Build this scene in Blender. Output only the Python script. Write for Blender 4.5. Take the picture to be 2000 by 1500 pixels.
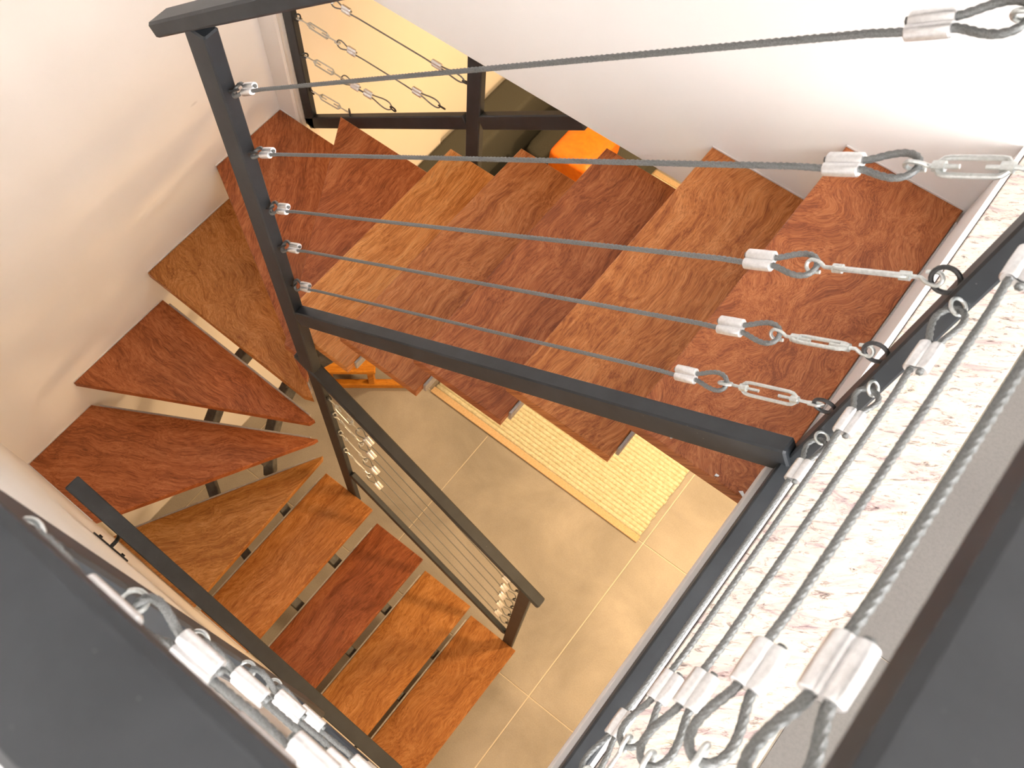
import bpy, bmesh, math, random
import numpy as np
from mathutils import Vector, Matrix
random.seed(7)
for o in list(bpy.data.objects):
    bpy.data.objects.remove(o, do_unlink=True)
scene = bpy.context.scene
col = scene.collection
V = Vector

# ------------------------------------------------------------------ camera
cam_d = bpy.data.cameras.new('camera')
cam = bpy.data.objects.new('camera', cam_d)
col.objects.link(cam)
CAM = V((1.97207, 0.19518, 3.96384))
cr, cu, cf = V((0.776983, 0.629361, -0.014223)), V((-0.583071, 0.727985, 0.360646)), V((-0.237331, 0.271922, -0.932594))
cam.matrix_world = Matrix(((cr.x, cu.x, -cf.x, CAM.x), (cr.y, cu.y, -cf.y, CAM.y), (cr.z, cu.z, -cf.z, CAM.z), (0, 0, 0, 1)))
cam_d.sensor_width = 36.0
cam_d.lens = 1631.0756 / 2000 * 36
cam_d.shift_x = 143.533 / 2000
cam_d.shift_y = 170.364 / 2000
cam_d.clip_start = 0.01
cam_d.dof.use_dof = True
cam_d.dof.focus_distance = 1.7
cam_d.dof.aperture_fstop = 14
scene.camera = cam

# ------------------------------------------------------------------ light
scene.view_settings.view_transform = 'Standard'
scene.view_settings.look = 'None'
scene.view_settings.gamma = 1
scene.view_settings.use_curve_mapping = False
scene.view_settings.exposure = 0.13
world = bpy.data.worlds.new('world')
scene.world = world
world.use_nodes = True
bg = world.node_tree.nodes['Background']
bg.inputs[0].default_value = (1.0, 0.992, 0.985, 1)
bg.inputs[1].default_value = 14.0

def area(name, loc, target, size, power, color, shape='DISK'):
    l = bpy.data.lights.new(name, 'AREA')
    l.shape = shape; l.size = size; l.energy = power; l.color = color
    o = bpy.data.objects.new(name, l); col.objects.link(o)
    o.location = loc
    o.rotation_euler = (V(target) - V(loc)).to_track_quat('-Z', 'Y').to_euler()
    return o
WARM = (1.0, 0.68, 0.36)
area('downlight_living', (3.0, 2.35, 2.26), (3.0, 2.35, 0), 0.35, 88, WARM)
area('downlight_sofa', (1.15, 3.1, 2.26), (1.15, 3.1, 0), 0.40, 40, WARM)
area('downlight_hall', (3.2, 0.75, 2.36), (3.2, 0.75, 0), 0.50, 22, WARM)

# ------------------------------------------------------------------ helpers
WO = {}     # world origin of every object

def tag(o, label=None, cat=None, group=None, kind=None):
    if label: o['label'] = label
    if cat: o['category'] = cat
    if group: o['group'] = group
    if kind: o['kind'] = kind
    return o

def link(o, parent, origin):
    col.objects.link(o)
    WO[o] = V(origin)
    if parent is not None:
        o.parent = parent
        o.location = V(origin) - WO[parent]
    else:
        o.location = V(origin)
    return o

def empty(name, loc, label, cat, group=None, kind=None):
    o = bpy.data.objects.new(name, None)
    o.empty_display_size = 0.05
    link(o, None, loc)
    return tag(o, label, cat, group, kind)

def obj(name, geo, mat, parent=None, smooth=False, uv=None, auto=None):
    """geo = (verts, faces) in world space; origin at the bounding box base centre"""
    vs, fs = geo
    a = np.array([tuple(v) for v in vs], float)
    lo, hi = a.min(0), a.max(0)
    org = V(((lo[0] + hi[0]) / 2, (lo[1] + hi[1]) / 2, lo[2]))
    me = bpy.data.meshes.new(name)
    me.from_pydata((a - np.array(org)).tolist(), [], [list(f) for f in fs])
    me.update()
    if uv is not None:
        o_, d_ = uv
        L = me.uv_layers.new(name='UVMap')
        d_ = V((d_[0], d_[1])).normalized()
        for lp in me.loops:
            p = a[lp.vertex_index]
            q = V((p[0] - o_[0], p[1] - o_[1]))
            L.data[lp.index].uv = (q.dot(d_), q.dot(V((-d_.y, d_.x))) + (p[2] * 0.9))
    if smooth:
        me.shade_smooth()
        if auto:
            me.set_sharp_from_angle(angle=math.radians(auto))
    me.materials.append(mat)
    o = bpy.data.objects.new(name, me)
    return link(o, parent, org)

def join(*geos):
    vs, fs = [], []
    for v, f in geos:
        n = len(vs)
        vs.extend(v)
        fs.extend([[i + n for i in q] for q in f])
    return vs, fs

def box(x0, x1, y0, y1, z0, z1, c=0.0):
    if c <= 0:
        vs = [(x, y, z) for z in (z0, z1) for y in (y0, y1) for x in (x0, x1)]
        return vs, [(0, 2, 3, 1), (4, 5, 7, 6), (0, 1, 5, 4), (2, 6, 7, 3), (0, 4, 6, 2), (1, 3, 7, 5)]
    return prism([(x0, y0), (x1, y0), (x1, y1), (x0, y1)], z0, z1, c)

def prism(poly, z0, z1, c=0.0):
    """poly CCW in plan; top and bottom edges chamfered by c"""
    n = len(poly)
    def inset(d):
        if d <= 0: return list(poly)
        out = []
        for i in range(n):
            p, a, b = V(poly[i]), V(poly[i - 1]), V(poly[(i + 1) % n])
            e1, e2 = (p - a).normalized(), (b - p).normalized()
            n1, n2 = V((-e1.y, e1.x)), V((-e2.y, e2.x))
            m = (n1 + n2)
            k = max(0.35, 1 + n1.dot(n2))
            out.append(tuple(p + m * (d / k)))
        return out
    rings = [(inset(c), z0), (list(poly), z0 + c), (list(poly), z1 - c), (inset(c), z1)] if c > 0 else [(list(poly), z0), (list(poly), z1)]
    vs = [(p[0], p[1], z) for pl, z in rings for p in pl]
    fs = [list(range(n))[::-1], [len(vs) - n + i for i in range(n)]]
    for k in range(len(rings) - 1):
        for i in range(n):
            j = (i + 1) % n
            fs.append((k * n + i, k * n + j, (k + 1) * n + j, (k + 1) * n + i))
    return vs, fs

def beam(p0, p1, w, h, side, c=0.003):
    """square tube: w along `side`, h across; rounded by chamfers"""
    p0, p1 = V(p0), V(p1)
    d = (p1 - p0).normalized()
    s = V(side); s = (s - d * s.dot(d)).normalized()
    t = d.cross(s)
    a, b = w / 2, h / 2
    sec = [(a - c, -b), (a, -b + c), (a, b - c), (a - c, b), (-a + c, b), (-a, b - c), (-a, -b + c), (-a + c, -b)]
    rings = []
    for p, k in ((p0, c), (p0 + d * c, 0), (p1 - d * c, 0), (p1, c)):
        f = 1 if k == 0 else (a - c) / a
        g = 1 if k == 0 else (b - c) / b
        rings.append([tuple(p + s * (x * f) + t * (y * g)) for x, y in sec])
    vs = [v for r in rings for v in r]
    fs = [list(range(8))[::-1], [24 + i for i in range(8)]]
    for k in range(3):
        for i in range(8):
            j = (i + 1) % 8
            fs.append((k * 8 + i, k * 8 + j, k * 8 + 8 + j, k * 8 + 8 + i))
    return vs, fs

def spline(pts, step):
    """Catmull-Rom through pts, resampled about every `step`"""
    P = [V(p) for p in pts]
    P = [P[0] * 2 - P[1]] + P + [P[-1] * 2 - P[-2]]
    out = []
    for i in range(1, len(P) - 2):
        a, b, c_, d = P[i - 1:i + 3]
        n = max(1, int(math.ceil((c_ - b).length / step)))
        for k in range(n):
            t = k / n
            out.append(0.5 * ((2 * b) + (c_ - a) * t + (2 * a - 5 * b + 4 * c_ - d) * t * t + (3 * b - a - 3 * c_ + d) * t ** 3))
    out.append(P[-2])
    return out

def sweep(pts, r, sides=8, lobes=0, lay=0.05, closed=False, caps=True):
    P = [V(p) for p in pts]
    n = len(P)
    T = []
    for i in range(n):
        a = P[(i - 1) % n] if (closed or i > 0) else P[0]
        b = P[(i + 1) % n] if (closed or i < n - 1) else P[-1]
        T.append((b - a).normalized())
    up = V((0.31, 0.2, 0.93))
    N = (up - T[0] * up.dot(T[0])).normalized()
    vs, fs = [], []
    s = 0.0
    for i in range(n):
        if i:
            s += (P[i] - P[i - 1]).length
            N = (N - T[i] * N.dot(T[i])).normalized()
        B = T[i].cross(N)
        tw = 2 * math.pi * s / lay if lobes else 0
        for k in range(sides):
            th = 2 * math.pi * k / sides
            rr = r * (1 + 0.13 * math.cos(lobes * th)) if lobes else r
            vs.append(tuple(P[i] + (N * math.cos(th + tw) + B * math.sin(th + tw)) * rr))
    m = n if closed else n - 1
    for i in range(m):
        for k in range(sides):
            a, b = i * sides + k, i * sides + (k + 1) % sides
            c_, d = ((i + 1) % n) * sides + (k + 1) % sides, ((i + 1) % n) * sides + k
            fs.append((a, b, c_, d))
    if caps and not closed:
        fs.append(list(range(sides))[::-1])
        fs.append([(n - 1) * sides + k for k in range(sides)])
    return vs, fs

def ring(center, normal, R, r, n=20, sides=8):
    nrm = V(normal).normalized()
    a = nrm.orthogonal().normalized(); b = nrm.cross(a)
    return sweep([V(center) + (a * math.cos(t) + b * math.sin(t)) * R for t in [2 * math.pi * i / n for i in range(n)]], r, sides, closed=True)

# ------------------------------------------------------------------ materials
def new_mat(name):
    m = bpy.data.materials.new(name); m.use_nodes = True
    nt = m.node_tree
    return m, nt, nt.nodes, nt.links, nt.nodes['Principled BSDF']

def ramp(N, stops):
    r = N.new('ShaderNodeValToRGB')
    e = r.color_ramp.elements
    while len(e) < len(stops): e.new(0.5)
    for el, (p, c_) in zip(e, stops):
        el.position = p
        el.color = (*c_, 1) if len(c_) == 3 else c_
    return r

def noise(N, scale, detail=4, rough=0.55, dist=0.0):
    n = N.new('ShaderNodeTexNoise')
    n.inputs['Scale'].default_value = scale; n.inputs['Detail'].default_value = detail
    n.inputs['Roughness'].default_value = rough; n.inputs['Distortion'].default_value = dist
    return n

def mapped(N, L, out, scale=(1, 1, 1), loc=(0, 0, 0), rot=(0, 0, 0)):
    m = N.new('ShaderNodeMapping')
    m.inputs['Scale'].default_value = scale; m.inputs['Location'].default_value = loc; m.inputs['Rotation'].default_value = rot
    L.new(out, m.inputs['Vector'])
    return m

def bump(N, L, bsdf, h, strength, dist=0.002):
    b = N.new('ShaderNodeBump')
    b.inputs['Strength'].default_value = strength; b.inputs['Distance'].default_value = dist
    L.new(h, b.inputs['Height']); L.new(b.outputs[0], bsdf.inputs['Normal'])

def wood(name, dark, mid, light, seed, swirl=1.0, rough=0.42):
    m, nt, N, L, B = new_mat(name)
    tc = N.new('ShaderNodeTexCoord')
    m0 = mapped(N, L, tc.outputs['UV'], loc=(seed * 3.7, seed * 1.9, seed))
    warp = noise(N, 2.6, 3, 0.5); L.new(m0.outputs[0], warp.inputs['Vector'])
    ws = N.new('ShaderNodeVectorMath'); ws.operation = 'SCALE'; ws.inputs['Scale'].default_value = 0.30 * swirl
    L.new(warp.outputs['Color'], ws.inputs[0])
    ad = N.new('ShaderNodeVectorMath'); ad.operation = 'ADD'
    L.new(m0.outputs[0], ad.inputs[0]); L.new(ws.outputs[0], ad.inputs[1])
    st = mapped(N, L, ad.outputs[0], scale=(1.2, 11, 11))
    fig = noise(N, 2.2, 5, 0.6, 0.6); L.new(st.outputs[0], fig.inputs['Vector'])
    st2 = mapped(N, L, ad.outputs[0], scale=(3.0, 75, 75))
    gr = noise(N, 3.0, 4, 0.7); L.new(st2.outputs[0], gr.inputs['Vector'])
    st3 = mapped(N, L, ad.outputs[0], scale=(9, 150, 150))
    fi = noise(N, 3.0, 3, 0.7); L.new(st3.outputs[0], fi.inputs['Vector'])
    # growth rings: contour lines of a stretched, warped field
    st4 = mapped(N, L, ad.outputs[0], scale=(1.1, 5.0, 5.0))
    fld = noise(N, 1.5, 2, 0.45, 0.2); L.new(st4.outputs[0], fld.inputs['Vector'])
    mm = N.new('ShaderNodeMath'); mm.operation = 'MULTIPLY'; mm.inputs[1].default_value = 150.0 * (0.6 + 0.4 * swirl); L.new(fld.outputs[0], mm.inputs[0])
    sn = N.new('ShaderNodeMath'); sn.operation = 'SINE'; L.new(mm.outputs[0], sn.inputs[0])
    s2 = N.new('ShaderNodeMath'); s2.operation = 'MULTIPLY_ADD'; s2.inputs[1].default_value = 0.06; L.new(sn.outputs[0], s2.inputs[0])
    L.new(fig.outputs[0], s2.inputs[2])
    mx = N.new('ShaderNodeMix'); mx.data_type = 'FLOAT'; mx.inputs[0].default_value = 0.50
    L.new(s2.outputs[0], mx.inputs[2]); L.new(gr.outputs[0], mx.inputs[3])
    r = ramp(N, [(0.38, dark), (0.50, mid), (0.63, light)])
    L.new(mx.outputs[0], r.inputs[0])
    r2 = ramp(N, [(0.36, (0.50, 0.42, 0.38)), (0.52, (1, 1, 1))])
    L.new(fi.outputs[0], r2.inputs[0])
    mul = N.new('ShaderNodeMix'); mul.data_type = 'RGBA'; mul.blend_type = 'MULTIPLY'; mul.inputs[0].default_value = 0.7
    L.new(r.outputs[0], mul.inputs[6]); L.new(r2.outputs[0], mul.inputs[7])
    L.new(mul.outputs[2], B.inputs['Base Color'])
    B.inputs['Roughness'].default_value = rough
    B.inputs['Specular IOR Level'].default_value = 0.28
    bump(N, L, B, gr.outputs[0], 0.12, 0.001)
    return m

RED = ((0.225, 0.056, 0.018), (0.375, 0.108, 0.036), (0.50, 0.175, 0.066))
BRN = ((0.30, 0.082, 0.020), (0.49, 0.165, 0.045), (0.62, 0.25, 0.085))
ORG = ((0.42, 0.135, 0.026), (0.65, 0.255, 0.068), (0.76, 0.36, 0.125))
DRK = ((0.235, 0.064, 0.018), (0.40, 0.122, 0.040), (0.53, 0.19, 0.070))
AMB = ((0.28, 0.105, 0.020), (0.42, 0.182, 0.044), (0.53, 0.26, 0.082))
def dim(a, f): return tuple(tuple(x * f for x in p) for p in a)
def tone(a, b, t): return tuple(tuple(x * (1 - t) + y * t for x, y in zip(p, q)) for p, q in zip(a, b))

def paint():
    m, nt, N, L, B = new_mat('dark_grey_paint')
    tc = N.new('ShaderNodeTexCoord')
    n = noise(N, 14, 5, 0.6); L.new(tc.outputs['Object'], n.inputs['Vector'])
    r = ramp(N, [(0.3, (0.016, 0.0195, 0.024)), (0.7, (0.031, 0.036, 0.042))])
    L.new(n.outputs[0], r.inputs[0])
    sp = noise(N, 160, 2, 0.5); L.new(tc.outputs['Object'], sp.inputs['Vector'])
    rs = ramp(N, [(0.74, (0, 0, 0)), (0.80, (1, 1, 1))]); L.new(sp.outputs[0], rs.inputs[0])
    mx = N.new('ShaderNodeMix'); mx.data_type = 'RGBA'
    L.new(rs.outputs[0], mx.inputs[0]); L.new(r.outputs[0], mx.inputs[6]); mx.inputs[7].default_value = (0.13, 0.13, 0.125, 1)
    L.new(mx.outputs[2], B.inputs['Base Color'])
    B.inputs['Roughness'].default_value = 0.48
    bump(N, L, B, n.outputs[0], 0.06, 0.001)
    return m
PAINT = paint()

def metal(name, color, rough, metallic=1.0, scale=220, var=0.25):
    m, nt, N, L, B = new_mat(name)
    tc = N.new('ShaderNodeTexCoord')
    n = noise(N, scale, 4, 0.6); L.new(tc.outputs['Object'], n.inputs['Vector'])
    r = ramp(N, [(0.3, tuple(x * (1 - var) for x in color)), (0.7, color)]); L.new(n.outputs[0], r.inputs[0])
    L.new(r.outputs[0], B.inputs['Base Color'])
    B.inputs['Metallic'].default_value = metallic
    B.inputs['Roughness'].default_value = rough
    bump(N, L, B, n.outputs[0], 0.08, 0.0005)
    return m
ROPE = metal('galvanised_wire', (0.30, 0.31, 0.31), 0.55, 0.75, 900, 0.5)
ALU = metal('aluminium', (0.88, 0.88, 0.89), 0.38, 0.9, 260, 0.16)
ZINC = metal('zinc_plate', (0.70, 0.73, 0.72), 0.36, 0.9, 300, 0.25)
BLACKRING = metal('painted_ring', (0.05, 0.05, 0.052), 0.42, 0.2, 300, 0.4)
STRIP = metal('rear_strip_metal', (0.50, 0.47, 0.45), 0.6, 0.1, 120, 0.25)
STEEL = metal('stringer_steel', (0.15, 0.147, 0.14), 0.6, 0.2, 40, 0.5)

def plaster(name, color, marks=0.10):
    m, nt, N, L, B = new_mat(name)
    tc = N.new('ShaderNodeTexCoord')
    n = noise(N, 1.3, 5, 0.6); L.new(tc.outputs['Object'], n.inputs['Vector'])
    r = ramp(N, [(0.3, tuple(x * (1 - 0.06) for x in color)), (0.7, color)]); L.new(n.outputs[0], r.inputs[0])
    mp = mapped(N, L, tc.outputs['Object'], scale=(2.0, 2.0, 9.0), rot=(0.5, 0.6, 0.2))
    k = noise(N, 2.3, 2, 0.4, 0.3); L.new(mp.outputs[0], k.inputs['Vector'])
    rk = ramp(N, [(0.76, (0, 0, 0)), (0.80, (1, 1, 1)), (0.84, (0, 0, 0))]); L.new(k.outputs[0], rk.inputs[0])
    sc = N.new('ShaderNodeMath'); sc.operation = 'MULTIPLY'; sc.inputs[1].default_value = marks; L.new(rk.outputs[0], sc.inputs[0])
    mx = N.new('ShaderNodeMix'); mx.data_type = 'RGBA'
    L.new(sc.outputs[0], mx.inputs[0]); L.new(r.outputs[0], mx.inputs[6]); mx.inputs[7].default_value = (0.45, 0.42, 0.40, 1)
    L.new(mx.outputs[2], B.inputs['Base Color'])
    B.inputs['Roughness'].default_value = 0.85
    f = noise(N, 60, 3, 0.6); L.new(tc.outputs['Object'], f.inputs['Vector'])
    bump(N, L, B, f.outputs[0], 0.06, 0.002)
    return m
WHITE = plaster('white_plaster', (0.86, 0.82, 0.785), 0.35)
FARWHITE = plaster('far_white_plaster', (0.90, 0.885, 0.87), 0.3)
CREAM = plaster('cream_plaster', (0.80, 0.74, 0.66), 0.1)
EDGE = plaster('slab_edge_plaster', (0.80, 0.76, 0.74), 0.0)
GROUT = plaster('light_grout', (0.78, 0.70, 0.58), 0.0)

def tile(name, a, b):
    m, nt, N, L, B = new_mat(name)
    g = N.new('ShaderNodeNewGeometry')
    n = noise(N, 2.2, 6, 0.62, 0.4); L.new(g.outputs['Position'], n.inputs['Vector'])
    r = ramp(N, [(0.32, a), (0.68, b)]); L.new(n.outputs[0], r.inputs[0])
    f = noise(N, 190, 3, 0.6); L.new(g.outputs['Position'], f.inputs['Vector'])
    rf = ramp(N, [(0.3, (0.86, 0.86, 0.86)), (0.6, (1, 1, 1))]); L.new(f.outputs[0], rf.inputs[0])
    mul = N.new('ShaderNodeMix'); mul.data_type = 'RGBA'; mul.blend_type = 'MULTIPLY'; mul.inputs[0].default_value = 1
    L.new(r.outputs[0], mul.inputs[6]); L.new(rf.outputs[0], mul.inputs[7])
    L.new(mul.outputs[2], B.inputs['Base Color'])
    B.inputs['Roughness'].default_value = 0.5
    return m
TILE = tile('grey_floor_tile', (0.255, 0.232, 0.204), (0.40, 0.365, 0.32))
TILE2 = tile('grey_landing_tile', (0.155, 0.143, 0.132), (0.195, 0.180, 0.165))

def granite():
    m, nt, N, L, B = new_mat('speckled_granite')
    g = N.new('ShaderNodeNewGeometry')
    m0 = mapped(N, L, g.outputs['Position'], rot=(0, 0, -0.62))
    mp = mapped(N, L, m0.outputs[0], scale=(7, 30, 14))
    w = noise(N, 1.0, 7, 0.70, 1.4); L.new(mp.outputs[0], w.inputs['Vector'])
    r = ramp(N, [(0.30, (0.30, 0.22, 0.23)), (0.40, (0.50, 0.40, 0.37)), (0.47, (0.60, 0.53, 0.45)), (0.56, (0.66, 0.61, 0.53)), (0.68, (0.50, 0.46, 0.32))])
    L.new(w.outputs[0], r.inputs[0])
    mp2 = mapped(N, L, m0.outputs[0], scale=(38, 120, 60))
    s = noise(N, 1.0, 6, 0.72, 0.9); L.new(mp2.outputs[0], s.inputs['Vector'])
    rs = ramp(N, [(0.32, (0.16, 0.13, 0.14)), (0.40, (0.66, 0.57, 0.57)), (0.47, (1, 1, 1))]); L.new(s.outputs[0], rs.inputs[0])
    mul = N.new('ShaderNodeMix'); mul.data_type = 'RGBA'; mul.blend_type = 'MULTIPLY'; mul.inputs[0].default_value = 0.9
    L.new(r.outputs[0], mul.inputs[6]); L.new(rs.outputs[0], mul.inputs[7])
    L.new(mul.outputs[2], B.inputs['Base Color'])
    B.inputs['Roughness'].default_value = 0.25
    return m
GRANITE = granite()

def cloth(name, a, b, scale, rough=0.9):
    m, nt, N, L, B = new_mat(name)
    tc = N.new('ShaderNodeTexCoord')
    n = noise(N, scale, 4, 0.6); L.new(tc.outputs['Object'], n.inputs['Vector'])
    r = ramp(N, [(0.35, a), (0.65, b)]); L.new(n.outputs[0], r.inputs[0])
    L.new(r.outputs[0], B.inputs['Base Color'])
    B.inputs['Roughness'].default_value = rough
    bump(N, L, B, n.outputs[0], 0.25, 0.002)
    return m
SOFA = cloth('olive_grey_upholstery', (0.042, 0.042, 0.034), (0.065, 0.064, 0.050), 300)
ORANGE = cloth('orange_leather', (0.76, 0.155, 0.004), (0.84, 0.20, 0.006), 30, 0.45)
JUTE = cloth('pale_jute', (0.50, 0.455, 0.30), (0.66, 0.62, 0.46), 70)
TAPE = cloth('peach_tape', (0.52, 0.36, 0.20), (0.60, 0.43, 0.26), 120)
CHIP = plaster('white_chip', (0.85, 0.85, 0.85), 0.0)
STOOL = wood('stool_wood', (0.42, 0.14, 0.012), (0.58, 0.22, 0.02), (0.68, 0.30, 0.04), 5.3, 0.3)

# ------------------------------------------------------------------ dimensions (metres)
R = 0.175                       # riser, sixteen of them between the floors
def zt(k): return (16 - k) * R  # top of tread k, counted down from the landing
XL, YF, YN = 0.0, 1.6428, 0.095     # left wall, far wall, near wall
YTI, YSI = 0.868, 0.8455            # inner ends of the upper and the lower flight
X1, G, D = 1.8299, 0.2544, 0.2535   # upper flight
S1, GS, DS = 0.7782, 0.2627, 0.2547 # lower flight
TH = 0.028
XS = 2.0885                         # landing slab edge
ZL = 2.8
YG = 0.857                          # plane of the guards between the flights

# ------------------------------------------------------------------ setting
fl = tag(obj('floor', box(-0.1, 4.6, -1.2, 5.0, -0.12, -0.004), GROUT), 'grout bed under the large grey tiles of the lower floor', 'floor', kind='structure')
gx = [-0.856 + 0.9475 * i for i in range(0, 7)]
gx = [v for v in [0.092, 1.0395, 1.987, 2.9345, 3.882]]
gy = [-1.126, -0.189, 0.748, 1.685, 2.622, 3.559, 4.496]
xs = [0.001] + gx + [4.6]
ys = [-1.2] + gy + [5.0]
for i in range(len(xs) - 1):
    for j in range(len(ys) - 1):
        g = 0.0028
        obj('floor_tile', box(xs[i] + g, xs[i + 1] - g, ys[j] + g, ys[j + 1] - g, -0.004, 0.0), TILE, fl)

wl = tag(obj('wall_left', box(-0.14, 0.0, -0.02, YF + 0.10, 0.0, 5.2), WHITE), 'white plaster wall behind the winder treads', 'wall', kind='structure')
tag(obj('wall_living', join(box(-0.14, 0.0, YF + 0.101, 2.57, 0.0, 2.3), box(-0.18, -0.022, 2.571, 5.0, 0, 2.3)), CREAM), 'cream wall of the living room below, behind the sofa', 'wall', kind='structure')
# near wall: full height beside the winders, under the slab further right
tag(obj('wall_near', join(box(0.001, 1.62, -0.10, YN, 0.0, 5.2), box(1.62, 4.6, -0.10, YN, 0.0, 2.385)), FARWHITE), 'white wall beside the lower flight carrying the dark handrail', 'wall', kind='structure')
# far wall stops at the ceiling of the living room
tag(obj('wall_far', box(0.001, 6.0, YF, YF + 0.15, 2.30, 5.2), FARWHITE), 'white wall behind the upper flight, open to the room below', 'wall', kind='structure')
tag(obj('wall_pier', box(0.001, 0.085, YF, YF + 0.099, 0.0, 2.30), WHITE), 'narrow white pier at the far left corner of the stairwell', 'pier', kind='structure')
tag(obj('trim_1', box(0.086, 0.099, YF + 0.012, YF + 0.085, 0.0, 2.30), CREAM), 'narrow pale edge strip on the white pier', 'trim', kind='structure')
tag(obj('ceiling', box(-0.18, 4.6, YF + 0.151, 5.0, 2.30, 2.42), WHITE), 'ceiling of the living room below', 'ceiling', kind='structure')
tag(obj('wall_daylight_gap', join(box(6.0, 6.1, -2.5, YF + 0.15, ZL - 0.2, 3.7), box(6.0, 6.1, -2.5, -2.2, 3.7, 5.2)), WHITE), 'unseen white upper wall, open band above added to let daylight in', 'wall', kind='structure')  # unseen; the open band above is invented to bring daylight in sideways
tag(obj('wall_behind_light_gap', join(box(1.5, 6.0, -2.6, -2.5, ZL - 0.2, 3.7), box(1.5, 3.7, -2.6, -2.5, 3.7, 5.2), box(1.5, 1.62, -2.5, -0.101, ZL - 0.2, 5.2)), WHITE), 'unseen white upper wall behind the viewer, opening added for daylight', 'wall', kind='structure')  # unseen; solid and open stretches shaped to even the daylight on the far wall
tag(obj('ceiling_sky_block', box(-0.14, 6.1, -2.6, YF + 0.15, 5.2, 5.3), WHITE), 'unseen white ceiling above the stairwell, added to block overhead sky', 'ceiling', kind='structure')  # unseen; added to shut out overhead sky so daylight comes from the sides
tag(obj('wall_back', box(-0.18, 4.6, 5.001, 5.1, 0, 2.3), CREAM), 'cream end wall of the living room below', 'wall', kind='structure')
tag(obj('wall_right', box(4.601, 4.7, -0.1, 5.0, 0, 2.3), CREAM), 'cream side wall of the lower floor', 'wall', kind='structure')

land = tag(obj('floor_landing', join(box(XS, 6.0, -2.5, YF - 0.001, 2.385, ZL - 0.014), box(1.621, XS - 0.0005, -2.5, YN, 2.386, ZL - 0.014)), EDGE), 'white edged slab of the upper landing', 'landing', kind='structure')
# granite border, grey tiles
tag(obj('granite_border', box(XS + 0.010, 2.262, YN - 0.12, YF - 0.001, ZL - 0.014, ZL, 0.0015), GRANITE, land), 'pale speckled granite strip along the stairwell edge')
obj('granite_border', box(1.622, XS + 0.009, -0.085, YN - 0.008, ZL - 0.014, ZL, 0.0015), GRANITE, land)
obj('granite_edge', box(XS, XS + 0.0085, YN + 0.0, YF - 0.001, ZL - 0.014, ZL - 0.001), EDGE, land)
ys2 = [-2.5, -2.135, -1.19, -0.244, 0.701, YF - 0.001]
xs2 = [2.264, 3.209, 4.154, 5.1, 6.0]
obj('grout_joint', box(2.262, 6.0, -2.5, YF - 0.001, ZL - 0.0139, ZL - 0.003), GROUT, land)
for i in range(len(xs2) - 1):
    for j in range(len(ys2) - 1):
        obj('floor_tile', box(xs2[i] + 0.0012, xs2[i + 1] - 0.0012, ys2[j] + 0.0012, ys2[j + 1] - 0.0012, ZL - 0.003, ZL), TILE2, land)
obj('floor_tile', box(1.622, 2.261, -2.5, -0.217, ZL - 0.014, ZL), TILE2, land)
tag(obj('trim_2', box(2.0535, XS - 0.0008, YN + 0.0005, 0.8655, 2.745, ZL, 0.001), EDGE), 'white fascia below the landing guard along the stairwell', 'trim', kind='structure')
tag(obj('baseboard_far', box(2.155, 6.0, YF - 0.013, YF - 0.0005, ZL + 0.0005, ZL + 0.085, 0.002), EDGE), 'white baseboard along the far wall of the landing', 'baseboard', kind='structure')

# ------------------------------------------------------------------ staircase
stair = empty('staircase', (0.8, 0.87, 0.0), 'open riser winding staircase with reddish brown wooden treads', 'staircase')

TREADS = {}
def tread(k, poly, m, rear, note, inset=0.0, bead=()):
    """poly CCW; rear = (p, q) plan points of the uphill edge"""
    z = zt(k)
    p, q = V(rear[0]), V(rear[1])
    d = (q - p).normalized()
    t = obj('tread', prism(poly, z - TH, z, 0.002), m, stair, uv=((p.x, p.y), (d.x, d.y)))
    t['label'] = note
    nrm = V((d.y, -d.x))                       # away from the tread
    cen = V((sum(a[0] for a in poly) / len(poly), sum(a[1] for a in poly) / len(poly)))
    if nrm.dot(p - cen) < 0: nrm = -nrm
    a, b = p + d * (0.028 + inset), q - d * 0.03
    e = 0.0008; w = 0.0075
    quad = [a + nrm * e, b + nrm * e, b + nrm * (e + w), a + nrm * (e + w)]
    area2 = sum(quad[i].x * quad[(i + 1) % 4].y - quad[(i + 1) % 4].x * quad[i].y for i in range(4))
    if area2 < 0: quad = quad[::-1]
    obj('rear_strip', prism([tuple(v) for v in quad], z - 0.034, z - 0.003, 0.001), STRIP, t)
    TREADS[k] = t
    for (a, b) in bead:                        # thin plaster bead where the tread meets a wall
        a, b = V(a), V(b)
        dd = (b - a).normalized(); nn = V((-dd.y, dd.x))
        if nn.dot(cen - a) < 0: nn = -nn
        q4 = [a, b, b + nn * 0.0032, a + nn * 0.0032]
        ar = sum(q4[i].x * q4[(i + 1) % 4].y - q4[(i + 1) % 4].x * q4[i].y for i in range(4))
        if ar < 0: q4 = q4[::-1]
        obj('plaster_bead', prism([tuple(v) for v in q4], z + 0.0002, z + 0.0030), EDGE, t)
    return t

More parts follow.
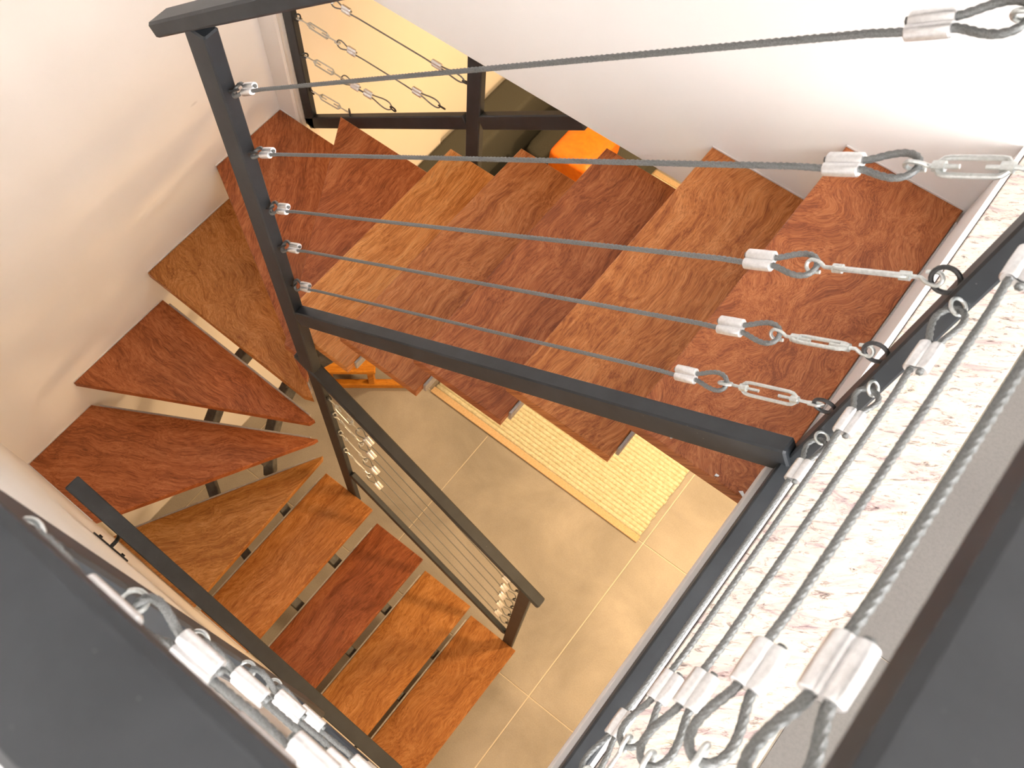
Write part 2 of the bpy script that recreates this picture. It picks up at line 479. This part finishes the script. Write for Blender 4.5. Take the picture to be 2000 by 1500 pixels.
names_T = {1: 'broad reddish wooden tread, the one just below the landing', 2: 'brown orange wooden tread, second below the landing',
           3: 'reddish brown wooden tread, third below the landing', 4: 'half red half amber wooden tread, fourth below the landing',
           5: 'light orange wooden tread beside the tall newel post'}
mats_T = {1: wood('wood_tread_1', *tone(RED, BRN, 0.25), 1.1, 2.2), 2: wood('wood_tread_2', *tone(BRN, ORG, 0.15), 2.3, 0.5),
          3: wood('wood_tread_3', *tone(RED, BRN, 0.2), 3.9, 0.5), 4: wood('wood_tread_4', *tone(RED, ORG, 0.35), 4.4, 0.5),
          5: wood('wood_tread_5', *ORG, 5.2, 0.35)}
for k in range(1, 6):
    x0 = X1 - (k - 1) * G
    x1 = x0 + D
    pl = [(x0, YTI), (x1, YTI), (x1, YF - 0.002), (x0, YF - 0.002)]
    if k == 5: pl = [(x0 + 0.03, YTI), (x1, YTI), (x1, YF - 0.002), (x0, YF - 0.002), (x0, YTI + 0.06)]
    tread(k, pl, mats_T[k], ((x1, YTI), (x1, YF - 0.002)), names_T[k], bead=[((x0, YF - 0.0005), (x1, YF - 0.0005))] if k < 3 else ())
e = 0.003
tread(6, [(0.332, YF - e), (0.785, YTI), (0.885, YTI), (0.812, YTI + 0.06), (0.812, YF - e)], wood('wood_tread_6', *tone(RED, DRK, 0.2), 6.6, 0.5),
      ((0.812, 0.93), (0.812, YF - e)), 'reddish winder tread, highest of the winders')
tread(7, [(e, 1.305), (0.800, 0.880), (0.835, 0.872), (0.348, YF - e), (e, YF - e)], wood('wood_tread_7', *tone(RED, DRK, 0.35), 7.7, 0.6),
      ((0.822, 0.880), (0.348, YF - e)), 'dark reddish winder tread filling the far left corner', bead=[((0.0005, 1.305), (0.0005, YF - 0.0005)), ((0.005, YF - 0.0005), (0.085, YF - 0.0005))])
tread(8, [(e, 0.883), (0.785, 0.868), (0.818, 0.882), (e, 1.315)], wood('wood_tread_8', *tone(AMB, BRN, 0.4), 8.1, 1.0),
      ((0.81, 0.886), (e, 1.315)), 'amber winder tread with swirling grain against the left wall', bead=[((0.0005, 0.885), (0.0005, 1.31))])
tread(9, [(e, 0.4234), (0.792, 0.845), (0.800, 0.868), (e, 0.880)], wood('wood_tread_9', *tone(DRK, RED, 0.3), 9.5, 0.55),
      ((0.800, 0.868), (e, 0.880)), 'dark reddish triangular winder tread, middle of the left wall', bead=[((0.0005, 0.426), (0.0005, 0.878))])
tread(10, [(e, YN + e), (0.366, YN + e), (0.782, 0.838), (0.788, 0.858), (e, 0.416)], wood('wood_tread_10', *tone(DRK, RED, 0.15), 10.3, 0.7),
      ((0.788, 0.858), (e, 0.416)), 'dark reddish winder tread filling the near left corner', bead=[((0.0005, YN + 0.001), (0.0005, 0.414)), ((0.005, YN + 0.0005), (0.36, YN + 0.0005))])
tread(11, [(0.372, YN + e), (0.8085, YN + e), (0.790, 0.845), (0.782, 0.857)], wood('wood_tread_11', *AMB, 11.9, 0.5),
      ((0.782, 0.857), (0.372, YN + e)), 'amber winder tread, lowest of the winders')
names_S = {12: 'amber wooden tread, first straight tread below the winders', 13: 'dark red brown wooden tread in the lower flight',
           14: 'amber wooden tread, second from the bottom', 15: 'amber wooden tread at the very bottom of the stairs'}
mats_S = {12: wood('wood_tread_12', *tone(AMB, BRN, 0.3), 12.4, 0.5), 13: wood('wood_tread_13', *dim(tone(DRK, RED, 0.3), 0.68), 13.2, 0.4),
          14: wood('wood_tread_14', *dim(tone(AMB, DRK, 0.1), 0.95), 14.8, 0.6), 15: wood('wood_tread_15', *dim(tone(AMB, DRK, 0.25), 0.82), 15.6, 0.6)}
for k in range(12, 16):
    x0 = S1 + (k - 12) * GS
    x1 = x0 + DS
    tread(k, [(x0, YN + e), (x1, YN + e), (x1, YSI), (x0, YSI)], mats_S[k], ((x0, YSI), (x0, YN + e)), names_S[k], bead=[((x0, YN + 0.0005), (x1, YN + 0.0005))])

# two square tube stringers follow the flights; a bracket carries each tread
def stringer(path, w=0.042, h=0.06):
    g = []
    for a, b in zip(path[:-1], path[1:]):
        d = V((b[0] - a[0], b[1] - a[1], 0)).normalized()
        g.append(beam(a, b, w, h, (-d.y, d.x, 0), 0.003))
    return join(*g)
dz = 0.215
def zs_up(x): return 1.75 + (x - 0.70) * (R / G) - dz
def zs_dn(x): return 0.875 - (x - 0.70) * (R / GS) - dz
for off in (0.30, 0.56):
    yu, yl = YF - off, YN + off * 0.92
    xo = 0.84 - (0.84 - off)
    p = [(XS - 0.03, yu, zs_up(XS) - 0.02), (0.60 if off > 0.4 else 0.42, yu, zs_up(0.55))]
    n = 6
    cx, cy = 0.80, 0.87
    rad = 0.80 - off
    arc = []
    for i in range(1, 8):
        t = i / 8
        ang = math.pi / 2 + math.pi * t
        arc.append((cx + (rad) * math.cos(ang), cy + (yu - cy if ang < math.pi else cy - yl) * math.sin(ang), 1.65 - dz + (0.78 - 1.65) * t))
    path = [p[0], (0.80, yu, zs_up(0.80))] + arc + [(0.80, yl, zs_dn(0.80) + 0.01), (1.80, yl, zs_dn(1.80) + 0.03)]
    obj('stringer', stringer(path), STEEL, stair)
for k in range(1, 16):
    if k <= 5: pts = [(X1 - (k - 1) * G + 0.13, YF - o) for o in (0.30, 0.56)]
    elif k >= 12: pts = [(S1 + (k - 12) * GS + 0.085, YN + o * 0.92) for o in (0.30, 0.56)]
    else:
        t = (k - 5.5) / 6.0
        ang = math.pi / 2 + math.pi * t
        pts = []
        for off in (0.30, 0.56):
            sy = (YF - off - 0.87) if ang < math.pi else (0.87 - YN - off * 0.92)
            pts.append((0.80 + (0.80 - off) * math.cos(ang), 0.87 + sy * math.sin(ang)))
    for (x, y) in pts:
        obj('tread_bracket', box(x - 0.015, x + 0.015, y - 0.015, y + 0.015, zt(k) - TH - 0.12 if k != 15 else 0.001, zt(k) - TH - 0.0005, 0.003), STEEL, TREADS[k])

# ------------------------------------------------------------------ cable fittings
def fig8(center, d, w, L, r=0.0064, sep=0.0054):
    """pressed double sleeve"""
    d = V(d).normalized(); w = V(w); w = (w - d * w.dot(d)).normalized(); t = d.cross(w)
    sec = []
    n = 12
    for i in range(n):
        a = math.radians(-148 + 296 * i / (n - 1))
        sec.append((sep + r * math.cos(a), r * math.sin(a)))
    for i in range(n):
        a = math.radians(32 + 296 * i / (n - 1))
        sec.append((-sep + r * math.cos(a), r * math.sin(a)))
    m = len(sec)
    rings = []
    for s, f in ((-L / 2, 0.9), (-L / 2 + 0.001, 1.0), (0, 1.02), (L / 2 - 0.001, 1.0), (L / 2, 0.9)):
        rings.append([tuple(V(center) + d * s + w * (x * f) + t * (y * f)) for x, y in sec])
    vs = [v for q in rings for v in q]
    fs = [list(range(m))[::-1], [len(vs) - m + i for i in range(m)]]
    for k in range(len(rings) - 1):
        for i in range(m):
            j = (i + 1) % m
            fs.append((k * m + i, k * m + j, (k + 1) * m + j, (k + 1) * m + i))
    return vs, fs

LF = 0.034      # sleeve length
def teardrop(tip, d, w, L, bulge=0.0125):
    """loop points, from sleeve side +w round the tip to -w ; d points away from the tip"""
    half = [(1.0, 0.0046), (0.82, 0.0066), (0.58, 0.0105), (0.34, bulge), (0.15, bulge * 0.86), (0.04, bulge * 0.5), (0.0, 0.0)]
    a = [tip + d * (L * s) + w * x for s, x in half]
    b = [tip + d * (L * s) - w * x for s, x in half[:-1]][::-1]
    return a + b

def hook(at, d, w, wire=0.0021, rr=0.0065):
    """open hook: curls round `at`, shank leaves along d (away from what it holds)"""
    t = d.cross(w)
    pts = []
    for i in range(9):
        a = math.radians(-150 + 30 * i)       # open curl
        pts.append(at + d * (rr * 0.2 - rr * math.cos(a) * 1.0) * 1.0 + t * (rr * math.sin(a)))
    pts = [at + t * (-rr * 0.9) + d * rr * 1.5] + [at - d * (rr * math.cos(math.radians(a))) + t * (rr * math.sin(math.radians(a))) for a in range(-80, 81, 20)] + [at + d * rr * 1.1 + t * rr * 0.7, at + d * rr * 2.1]
    return spline(pts, 0.002)

def turnbuckle(a, b, w, body=0.085):
    """from held point a to held point b"""
    a, b = V(a), V(b)
    d = (b - a).normalized(); w = V(w); w = (w - d * w.dot(d)).normalized(); t = d.cross(w)
    L = (b - a).length
    body = min(body, L * 0.58)
    mid = a + d * (L * 0.5)
    g = []
    ha, hb = hook(a, d, w), hook(b, -d, w)
    g.append(sweep(ha + [mid - d * (body * 0.18)], 0.0022, 8))
    g.append(sweep(hb + [mid + d * (body * 0.18)], 0.0022, 8))
    for s in (-1, 1):
        q = [mid - d * (body * 0.5) + w * s * 0.003, mid - d * (body * 0.43) + w * s * 0.0075, mid - d * (body * 0.36) + w * s * 0.0085,
             mid + d * (body * 0.36) + w * s * 0.0085, mid + d * (body * 0.43) + w * s * 0.0075, mid + d * (body * 0.5) + w * s * 0.003]
        g.append(sweep(spline(q, 0.006), 0.0025, 8))
        c0 = mid + d * s * (body * 0.47)
        g.append(sweep([c0 - d * 0.005, c0 + d * 0.005], 0.0052, 8))
    return join(*g)

def ortho(d, w):
    d = V(d).normalized(); w = V(w)
    return (w - d * w.dot(d)).normalized()

def cable(parent, pa, pb, ea, eb, w, r=0.0031, fine=True, label=None, tilt=None, bt=0.0):
    """ea / eb: ('ring', distance of the sleeve from the anchor) or ('buckle', distance)"""
    pa, pb = V(pa), V(pb)
    d = (pb - pa).normalized()
    path = None
    subs = []
    def end(p, dd, e, tl):
        ww = ortho(dd, w)
        tt = dd.cross(ww)
        ca, sa = math.cos(tl), math.sin(tl)
        ww, tt = ww * ca + tt * sa, tt * ca - ww * sa
        kind, fd = e[0], e[1]
        R0 = e[2] if len(e) > 2 else 0.0125
        rc = p + dd * (R0 * 0.86)
        rn = (ww * 0.75 + tt * 0.66).normalized()
        subs.append(('eye_ring', ring(rc, rn, R0, 0.0026 if R0 > 0.01 else 0.002), BLACKRING if kind == 'buckle' or not fine or R0 < 0.0083 else ZINC))
        far = p + dd * (R0 * 1.75)
        fc = p + dd * fd
        if kind == 'ring':
            tip = far - dd * 0.004
        else:
            ll = e[3] if len(e) > 3 else 0.055
            tip = fc - dd * (LF / 2 + ll)
            subs.append(('turnbuckle', turnbuckle(far - dd * 0.003, tip + dd * 0.005, ww * math.cos(bt) + tt * math.sin(bt)), ZINC))
        Ls = (fc - dd * (LF / 2) - tip).length
        lp = teardrop(tip, dd, ww, Ls)
        subs.append(('ferrule', fig8(fc, dd, ww, LF), ALU))
        fo = fc + dd * (LF / 2)
        # dead end stub -> loop -> live strand
        return [fo + dd * 0.003 + ww * 0.0046] + [fc + ww * 0.0046] + lp + [fc - ww * 0.0046, fo - ww * 0.0044, fo + dd * 0.03 - ww * 0.003]
    ta = tilt if tilt is not None else random.uniform(-0.35, 0.35)
    A = end(pa, d, ea, ta)
    Bq = end(pb, -d, eb, -ta + random.uniform(-0.3, 0.3))
    step = 0.004 if fine else 0.012
    pts = spline(A, step) + [V(p) for p in []]
    tail = spline(Bq, step)[::-1]
    gap = (tail[0] - pts[-1]).length
    n = max(2, int(gap / (0.005 if fine else 0.05)))
    mids = [pts[-1].lerp(tail[0], i / n) for i in range(1, n)]
    geo = sweep(pts + mids + tail, r, 18 if fine else 7, 6 if fine else 0, 0.042)
    c_ = obj('cable', geo, ROPE, parent, smooth=True)
    if label: c_['label'] = label
    for nme, g, m in subs:
        obj(nme, g, m, c_, smooth=True, auto=40)
    return c_

# ------------------------------------------------------------------ guard of the upper flight
ug = empty('stair_guard', (0.92, YG, 1.80), 'dark steel guard with wire cables sloping along the upper flight', 'railing')
W_, T_ = 0.050, 0.022
PAX = 0.920
def hz(x): return 2.925 + 0.661 * (x - 0.843)
obj('newel_post', beam((PAX, YG - 0.006, 1.80), (PAX, YG - 0.006, hz(PAX) - 0.017), 0.054, 0.033, (1, 0, 0)), PAINT, ug)
obj('handrail', beam((0.795, YG, hz(0.795)), (2.046, YG, hz(2.046)), 0.050, 0.028, (0, 1, 0), 0.004), PAINT, ug)
obj('bottom_rail', beam((PAX + 0.024, YG - 0.005, 2.098), (2.069, YG - 0.005, 2.098 + 0.674 * (2.069 - 0.946)), 0.031, W_, (0, 1, 0)), PAINT, ug)
LZ = [3.585, 3.432, 3.278, 3.136, 2.997]
AZ = [2.835, 2.682, 2.520, 2.388, 2.235]
FD = [0.150, 0.150, 0.178, 0.165, 0.190]
CW = V((0.1, 1, 0.45))
for i in range(5):
    cable(ug, (PAX + W_ / 2 + 0.001, YG, AZ[i]), (2.063, YG, LZ[i]), ('ring', 0.062, 0.008), ('buckle', FD[i] + 0.03, 0.0135, 0.05), CW, tilt=[0.1, -0.15, 0.25, 0.1, 0.55][i], bt=[0, 0, 1.15, 1.05, -0.1][i])

# ------------------------------------------------------------------ guard along the landing edge
lg = empty('landing_guard', (2.0765, 0.5, ZL), 'dark steel cable guard along the granite edge of the landing', 'railing')
CX = 2.0765
obj('corner_post', beam((CX, 0.867, 2.628), (CX, 0.867, 3.70), 0.0235, 0.044, (1, 0, 0)), PAINT, lg)
obj('corner_post', beam((CX, 0.144, ZL - 0.25), (CX, 0.144, 3.70), 0.0235, 0.044, (1, 0, 0)), PAINT, lg)
obj('handrail', beam((CX, 0.892, 3.7145), (CX, 0.118, 3.7145), 0.050, 0.026, (1, 0, 0), 0.004), PAINT, lg)
obj('bottom_rail', beam((2.0735, 0.844, 2.825), (2.0735, 0.167, 2.825), 0.026, 0.044, (1, 0, 0)), PAINT, lg)
GZ = [3.572, 3.424, 3.272, 3.100, 2.958]
FN = [0.182, 0.210, 0.213, 0.242, 0.210]
FK = [0.085, 0.086, 0.077, 0.050 + 0.012, 0.066]
for i in range(5):
    cable(lg, (CX, 0.844, GZ[i]), (CX, 0.1665, GZ[i]), ('ring', FK[i], 0.0085), ('buckle', FN[i], 0.009, 0.055), V((1, 0.0, 0.25)), tilt=[0.2, -0.2, 0.3, 0.0, 0.5][i])

# ------------------------------------------------------------------ short guard beside the camera, on the near edge
ng = empty('short_guard', (1.87, 0.144, ZL), 'short dark steel cable guard at the near corner of the landing', 'railing')
YB = 0.148
obj('end_post', beam((1.703, YB, ZL - 0.30), (1.703, YB, 3.70), 0.050, 0.026, (1, 0, 0)), PAINT, ng)
obj('handrail', beam((1.622, YB, 3.7145), (2.0505, YB, 3.7145), 0.050, 0.026, (0, 1, 0), 0.004), PAINT, ng)
obj('bottom_rail', beam((1.7285, YB, 2.838), (2.064, YB, 2.838), 0.026, 0.044, (0, 1, 0)), PAINT, ng)
for i in range(5):
    cable(ng, (1.729, YB + 0.008, GZ[i]), (2.064, YB + 0.008, GZ[i]), ('ring', 0.066, 0.0085), ('ring', 0.170, 0.0085), V((0.05, 1, 0.9)), tilt=[0.35, -0.2, 0.5, 0.1, 0.3][i])

# ------------------------------------------------------------------ guard of the lower flight
dg = empty('stair_guard', (1.77, YG, 0.0), 'dark steel guard with thin cables sloping down along the lower flight', 'railing')
XE = 1.771
obj('end_post', beam((XE, YG, 0.001), (XE, YG, 1.178), W_, T_, (1, 0, 0)), PAINT, dg)
obj('newel_post', beam((PAX, YG, 0.62), (PAX, YG, 1.762), W_, T_, (1, 0, 0)), PAINT, dg)
obj('handrail', beam((0.868, YG, 1.8165), (1.832, YG, 1.155), 0.042, 0.020, (0, 1, 0), 0.005), PAINT, dg)
obj('bottom_rail', beam((PAX + W_ / 2 + 0.001, YG, 0.945), (XE - W_ / 2 - 0.001, YG, 0.318), T_, 0.030, (0, 1, 0)), PAINT, dg)
LA = [1.735, 1.593, 1.480, 1.335, 1.181]
LB = [1.085, 0.950, 0.818, 0.668, 0.505]
for i in range(5):
    cable(dg, (PAX + W_ / 2 + 0.001, YG, LA[i] + 0.02), (XE - W_ / 2 - 0.001, YG, LB[i]), ('buckle', 0.200, 0.008, 0.04), ('ring', 0.078, 0.008), V((0.2, 1, 0.3)), r=0.0021, fine=False, tilt=0.1, bt=[1.3, 0.0, 1.2, 1.3, 1.2][i])

# ------------------------------------------------------------------ guard on the open far side of the stairs
fg = empty('far_guard', (0.5, 1.68, 1.55), 'dark steel cable guard on the far open side beside the winders', 'railing')
YO = 1.68
obj('end_post', beam((0.124, YO, 1.545), (0.124, YO, 2.299), 0.046, 0.025, (1, 0, 0)), PAINT, fg)
obj('post', beam((0.872, YO, 1.40), (0.872, YO, 2.299), 0.050, 0.025, (1, 0, 0)), PAINT, fg)
def fz(x): return 1.566 + 0.646 * (x - 0.131)
obj('bottom_rail', beam((0.110, YO, fz(0.110)), (0.846, YO, fz(0.846)), 0.025, 0.046, (0, 1, 0)), PAINT, fg)
obj('bottom_rail', beam((0.898, YO, fz(0.898)), (1.225, YO, fz(1.225)), 0.025, 0.046, (0, 1, 0)), PAINT, fg)
WF = V((0, 0.6, 1))
cable(fg, (0.148, YO, 2.165), (0.846, YO, 2.165), ('buckle', 0.24, 0.011, 0.045), ('ring', 0.115, 0.011), WF, r=0.0022, fine=False)
cable(fg, (0.148, YO, 2.020), (0.756, YO, 2.018), ('buckle', 0.24, 0.011, 0.045), ('ring', 0.105, 0.011), WF, r=0.0022, fine=False)
cable(fg, (0.148, YO, 1.874), (0.553, YO, 1.884), ('buckle', 0.235, 0.011, 0.045), ('ring', 0.115, 0.011), WF, r=0.0022, fine=False)
tb = obj('turnbuckle', turnbuckle((0.165, YO, 1.724), (0.325, YO, 1.735), V((0, .7, .7)), 0.10), ZINC, fg, smooth=True, auto=40)
obj('eye_ring', ring((0.158, YO, 1.722), (0.3, 1, 0.2), 0.011, 0.0024), BLACKRING, fg, smooth=True)
obj('eye_ring', ring((0.336, YO, 1.737), (0.7, 0.7, 0.1), 0.012, 0.0026), BLACKRING, fg, smooth=True)

# ------------------------------------------------------------------ handrail on the near wall
wh = empty('wall_handrail', (0.78, YN, 1.7), 'flat dark handrail on brackets along the near white wall', 'handrail')
h0, h1 = V((0.668, 0.163, 1.84)), V((1.795, 0.136, 1.09))
obj('rail', beam(h0, h1, 0.048, 0.022, (0, 1, 0), 0.003), PAINT, wh)
for t in (0.115, 0.86):
    p = h0.lerp(h1, t)
    dd = (h1 - h0).normalized()
    q = V((p.x + 0.004, YN + 0.0035, p.z - 0.085))
    br = obj('bracket', sweep(spline([q, q + V((0, 0.028, 0.004)), V((p.x, p.y, p.z - 0.045)), V((p.x, p.y, p.z - 0.0115))], 0.008), 0.006, 10), PAINT, wh, smooth=True, auto=40)
    obj('wall_plate', beam((q.x - 0.052, YN + 0.0025, q.z + 0.034), (q.x + 0.052, YN + 0.0025, q.z - 0.034), 0.004, 0.028, (0, 1, 0), 0.001), PAINT, br)
    for s in (-1, 1):
        cpt = V((q.x + s * 0.034, YN + 0.005, q.z - s * 0.0225))
        obj('screw', sweep([cpt, cpt + V((0, 0.005, 0))], 0.006, 8), PAINT, br)

# ------------------------------------------------------------------ rug
ca, sa = math.cos(-0.008), math.sin(-0.008)
RG = V((1.957, 1.664))
def rp(u, v):           # u to the left from the near right corner, v away from the stairs
    return (RG.x - u * ca - v * sa, RG.y - u * sa + v * ca)
RU, RV = 1.31, 1.95
rug = empty('rug', (*rp(RU / 2, RV / 2), 0.0), 'pale ribbed jute rug on the grey tiles under the stairs', 'rug')
def quadprism(u0, u1, v0, v1, z0, z1):
    pl = [rp(u1, v0), rp(u0, v0), rp(u0, v1), rp(u1, v1)]
    return prism(pl, z0, z1, 0.001)
obj('backing', quadprism(0.012, RU - 0.012, 0.03, RV - 0.03, 0.0005, 0.004), JUTE, rug)
obj('border_tape', quadprism(0.0, RU, 0.0, 0.036, 0.0005, 0.010), TAPE, rug)
obj('border_tape', quadprism(0.0, RU, RV - 0.036, RV, 0.0005, 0.010), TAPE, rug)
rows = []
nr = int((RV - 0.076) / 0.0235)
for i in range(nr):
    v = 0.05 + i * 0.0235
    pts_u = np.arange(0.002 + random.uniform(0, 0.008), RU - 0.004, 0.0115)
    vs, fs = [], []
    for j, u in enumerate(pts_u):
        f = 1.0 + 0.13 * math.cos(math.pi * j)
        jit = random.uniform(-0.0008, 0.0008)
        for a in range(5):
            th = math.pi * a / 4
            x, y = rp(u, v + math.cos(th) * 0.0112 * f + jit)
            vs.append((x, y, 0.004 + math.sin(th) * 0.0085 * f))
    for j in range(len(pts_u) - 1):
        for a in range(4):
            fs.append((j * 5 + a, (j + 1) * 5 + a, (j + 1) * 5 + a + 1, j * 5 + a + 1))
    rows.append((vs, fs))
rb = obj('woven_ribs', join(*rows), JUTE, rug, smooth=True)
rb['kind'] = 'stuff'

# ------------------------------------------------------------------ sofa, cushion and footstool in the room below
def pillow(x0, x1, y0, y1, z0, z1, p=0.22, n=10, puff=0.25):
    """soft box"""
    bm = bmesh.new()
    bmesh.ops.create_cube(bm, size=2)
    bmesh.ops.subdivide_edges(bm, edges=bm.edges[:], cuts=n - 1, use_grid_fill=True)
    for v in bm.verts:
        c_ = v.co
        k = 4.0 / p * 0.35
        m_ = (abs(c_.x) ** k + abs(c_.y) ** k + abs(c_.z) ** k) ** (1 / k)
        q = c_ / m_
        edge = max(abs(q.x), abs(q.y))
        q.z *= 1 - puff * edge ** 3
        v.co = V(((x0 + x1) / 2 + q.x * (x1 - x0) / 2, (y0 + y1) / 2 + q.y * (y1 - y0) / 2, (z0 + z1) / 2 + q.z * (z1 - z0) / 2))
    bm.verts.ensure_lookup_table()
    vs = [tuple(v.co) for v in bm.verts]
    fs = [[v.index for v in f.verts] for f in bm.faces]
    bm.free()
    return vs, fs
so = empty('sofa', (0.42, 3.3, 0.0), 'dark olive grey sofa along the cream wall below the stairs', 'sofa')
obj('base', box(0.012, 0.78, 1.92, 4.40, 0.05, 0.25, 0.01), SOFA, so)
obj('backrest', pillow(0.004, 0.19, 1.92, 4.40, 0.23, 0.62, 0.07, 16, 0.0), SOFA, so, smooth=True)
for a, b in ((1.94, 2.42), (2.44, 2.915), (2.95, 3.62), (3.64, 4.38)):
    obj('seat_cushion', pillow(0.255, 0.80, a, b, 0.255, 0.43, 0.10, 10, 0.06), SOFA, so, smooth=True)
for x in (0.06, 0.60):
    for y in (1.98, 4.34):
        obj('foot', box(x - 0.025, x + 0.025, y - 0.025, y + 0.025, 0.0005, 0.0505, 0.003), PAINT, so)
oc = tag(obj('cushion', pillow(0.445, 0.69, 2.89, 3.22, 0.431, 0.60, 0.11, 14, 0.22), ORANGE, smooth=True), 'bright orange cushion lying on the dark sofa', 'cushion')

fs_ = empty('footstool', (0.30, 1.60, 0.0), 'low orange brown wooden footstool on the floor behind the stairs', 'footstool')
ux, uy = V((0.78, 0.62, 0)), V((-0.62, 0.78, 0))
fo = V((0.385, 1.512, 0))
for k in (0, 1):
    b0 = fo + uy * (0.30 * k)
    obj('runner', beam(b0 - ux * 0.30 + V((0, 0, 0.024)), b0 + ux * 0.22 + V((0, 0, 0.024)), 0.036, 0.046, uy, 0.006), STOOL, fs_, uv=((b0.x, b0.y), (ux.x, ux.y)))
    for s in (-0.22, 0.0):
        q = b0 + ux * s
        obj('leg', beam(q + V((0, 0, 0.048)), q + V((0, 0, 0.180)), 0.034, 0.034, ux, 0.003), STOOL, fs_, uv=((q.x, q.y), (0, 1)))
c4 = [fo - ux * 0.30 - uy * 0.03, fo + ux * 0.03 - uy * 0.03, fo + ux * 0.03 + uy * 0.34, fo - ux * 0.30 + uy * 0.34]
obj('top', prism([(v.x, v.y) for v in c4], 0.1805, 0.205, 0.004), STOOL, fs_, uv=((fo.x, fo.y), (ux.x, ux.y)))

# ------------------------------------------------------------------ paint chips on the top tread
def chip(x, y, z, a, l, w, label):
    d = V((math.cos(a), math.sin(a))); n = V((-d.y, d.x)); c_ = V((x, y))
    pl = [c_ - d * l - n * w, c_ + d * l * 0.8 - n * w * 0.6, c_ + d * l + n * w * 0.5, c_ - d * l * 0.6 + n * w]
    return tag(obj('paint_chip', prism([tuple(p) for p in pl], z + 0.0003, z + 0.0022), CHIP), label, 'chip', 'white chips on the top tread')
chip(1.909, 0.888, zt(1), 0.9, 0.0042, 0.0016, 'tiny white chip on the top tread, the one furthest from the corner post')
chip(2.007, 0.876, zt(1), 0.3, 0.0038, 0.0026, 'tiny white chip on the inner edge of the top tread, middle of three')
chip(2.058, 0.8745, zt(1), -0.5, 0.0062, 0.0032, 'small white chip at the foot of the corner post on the top tread')
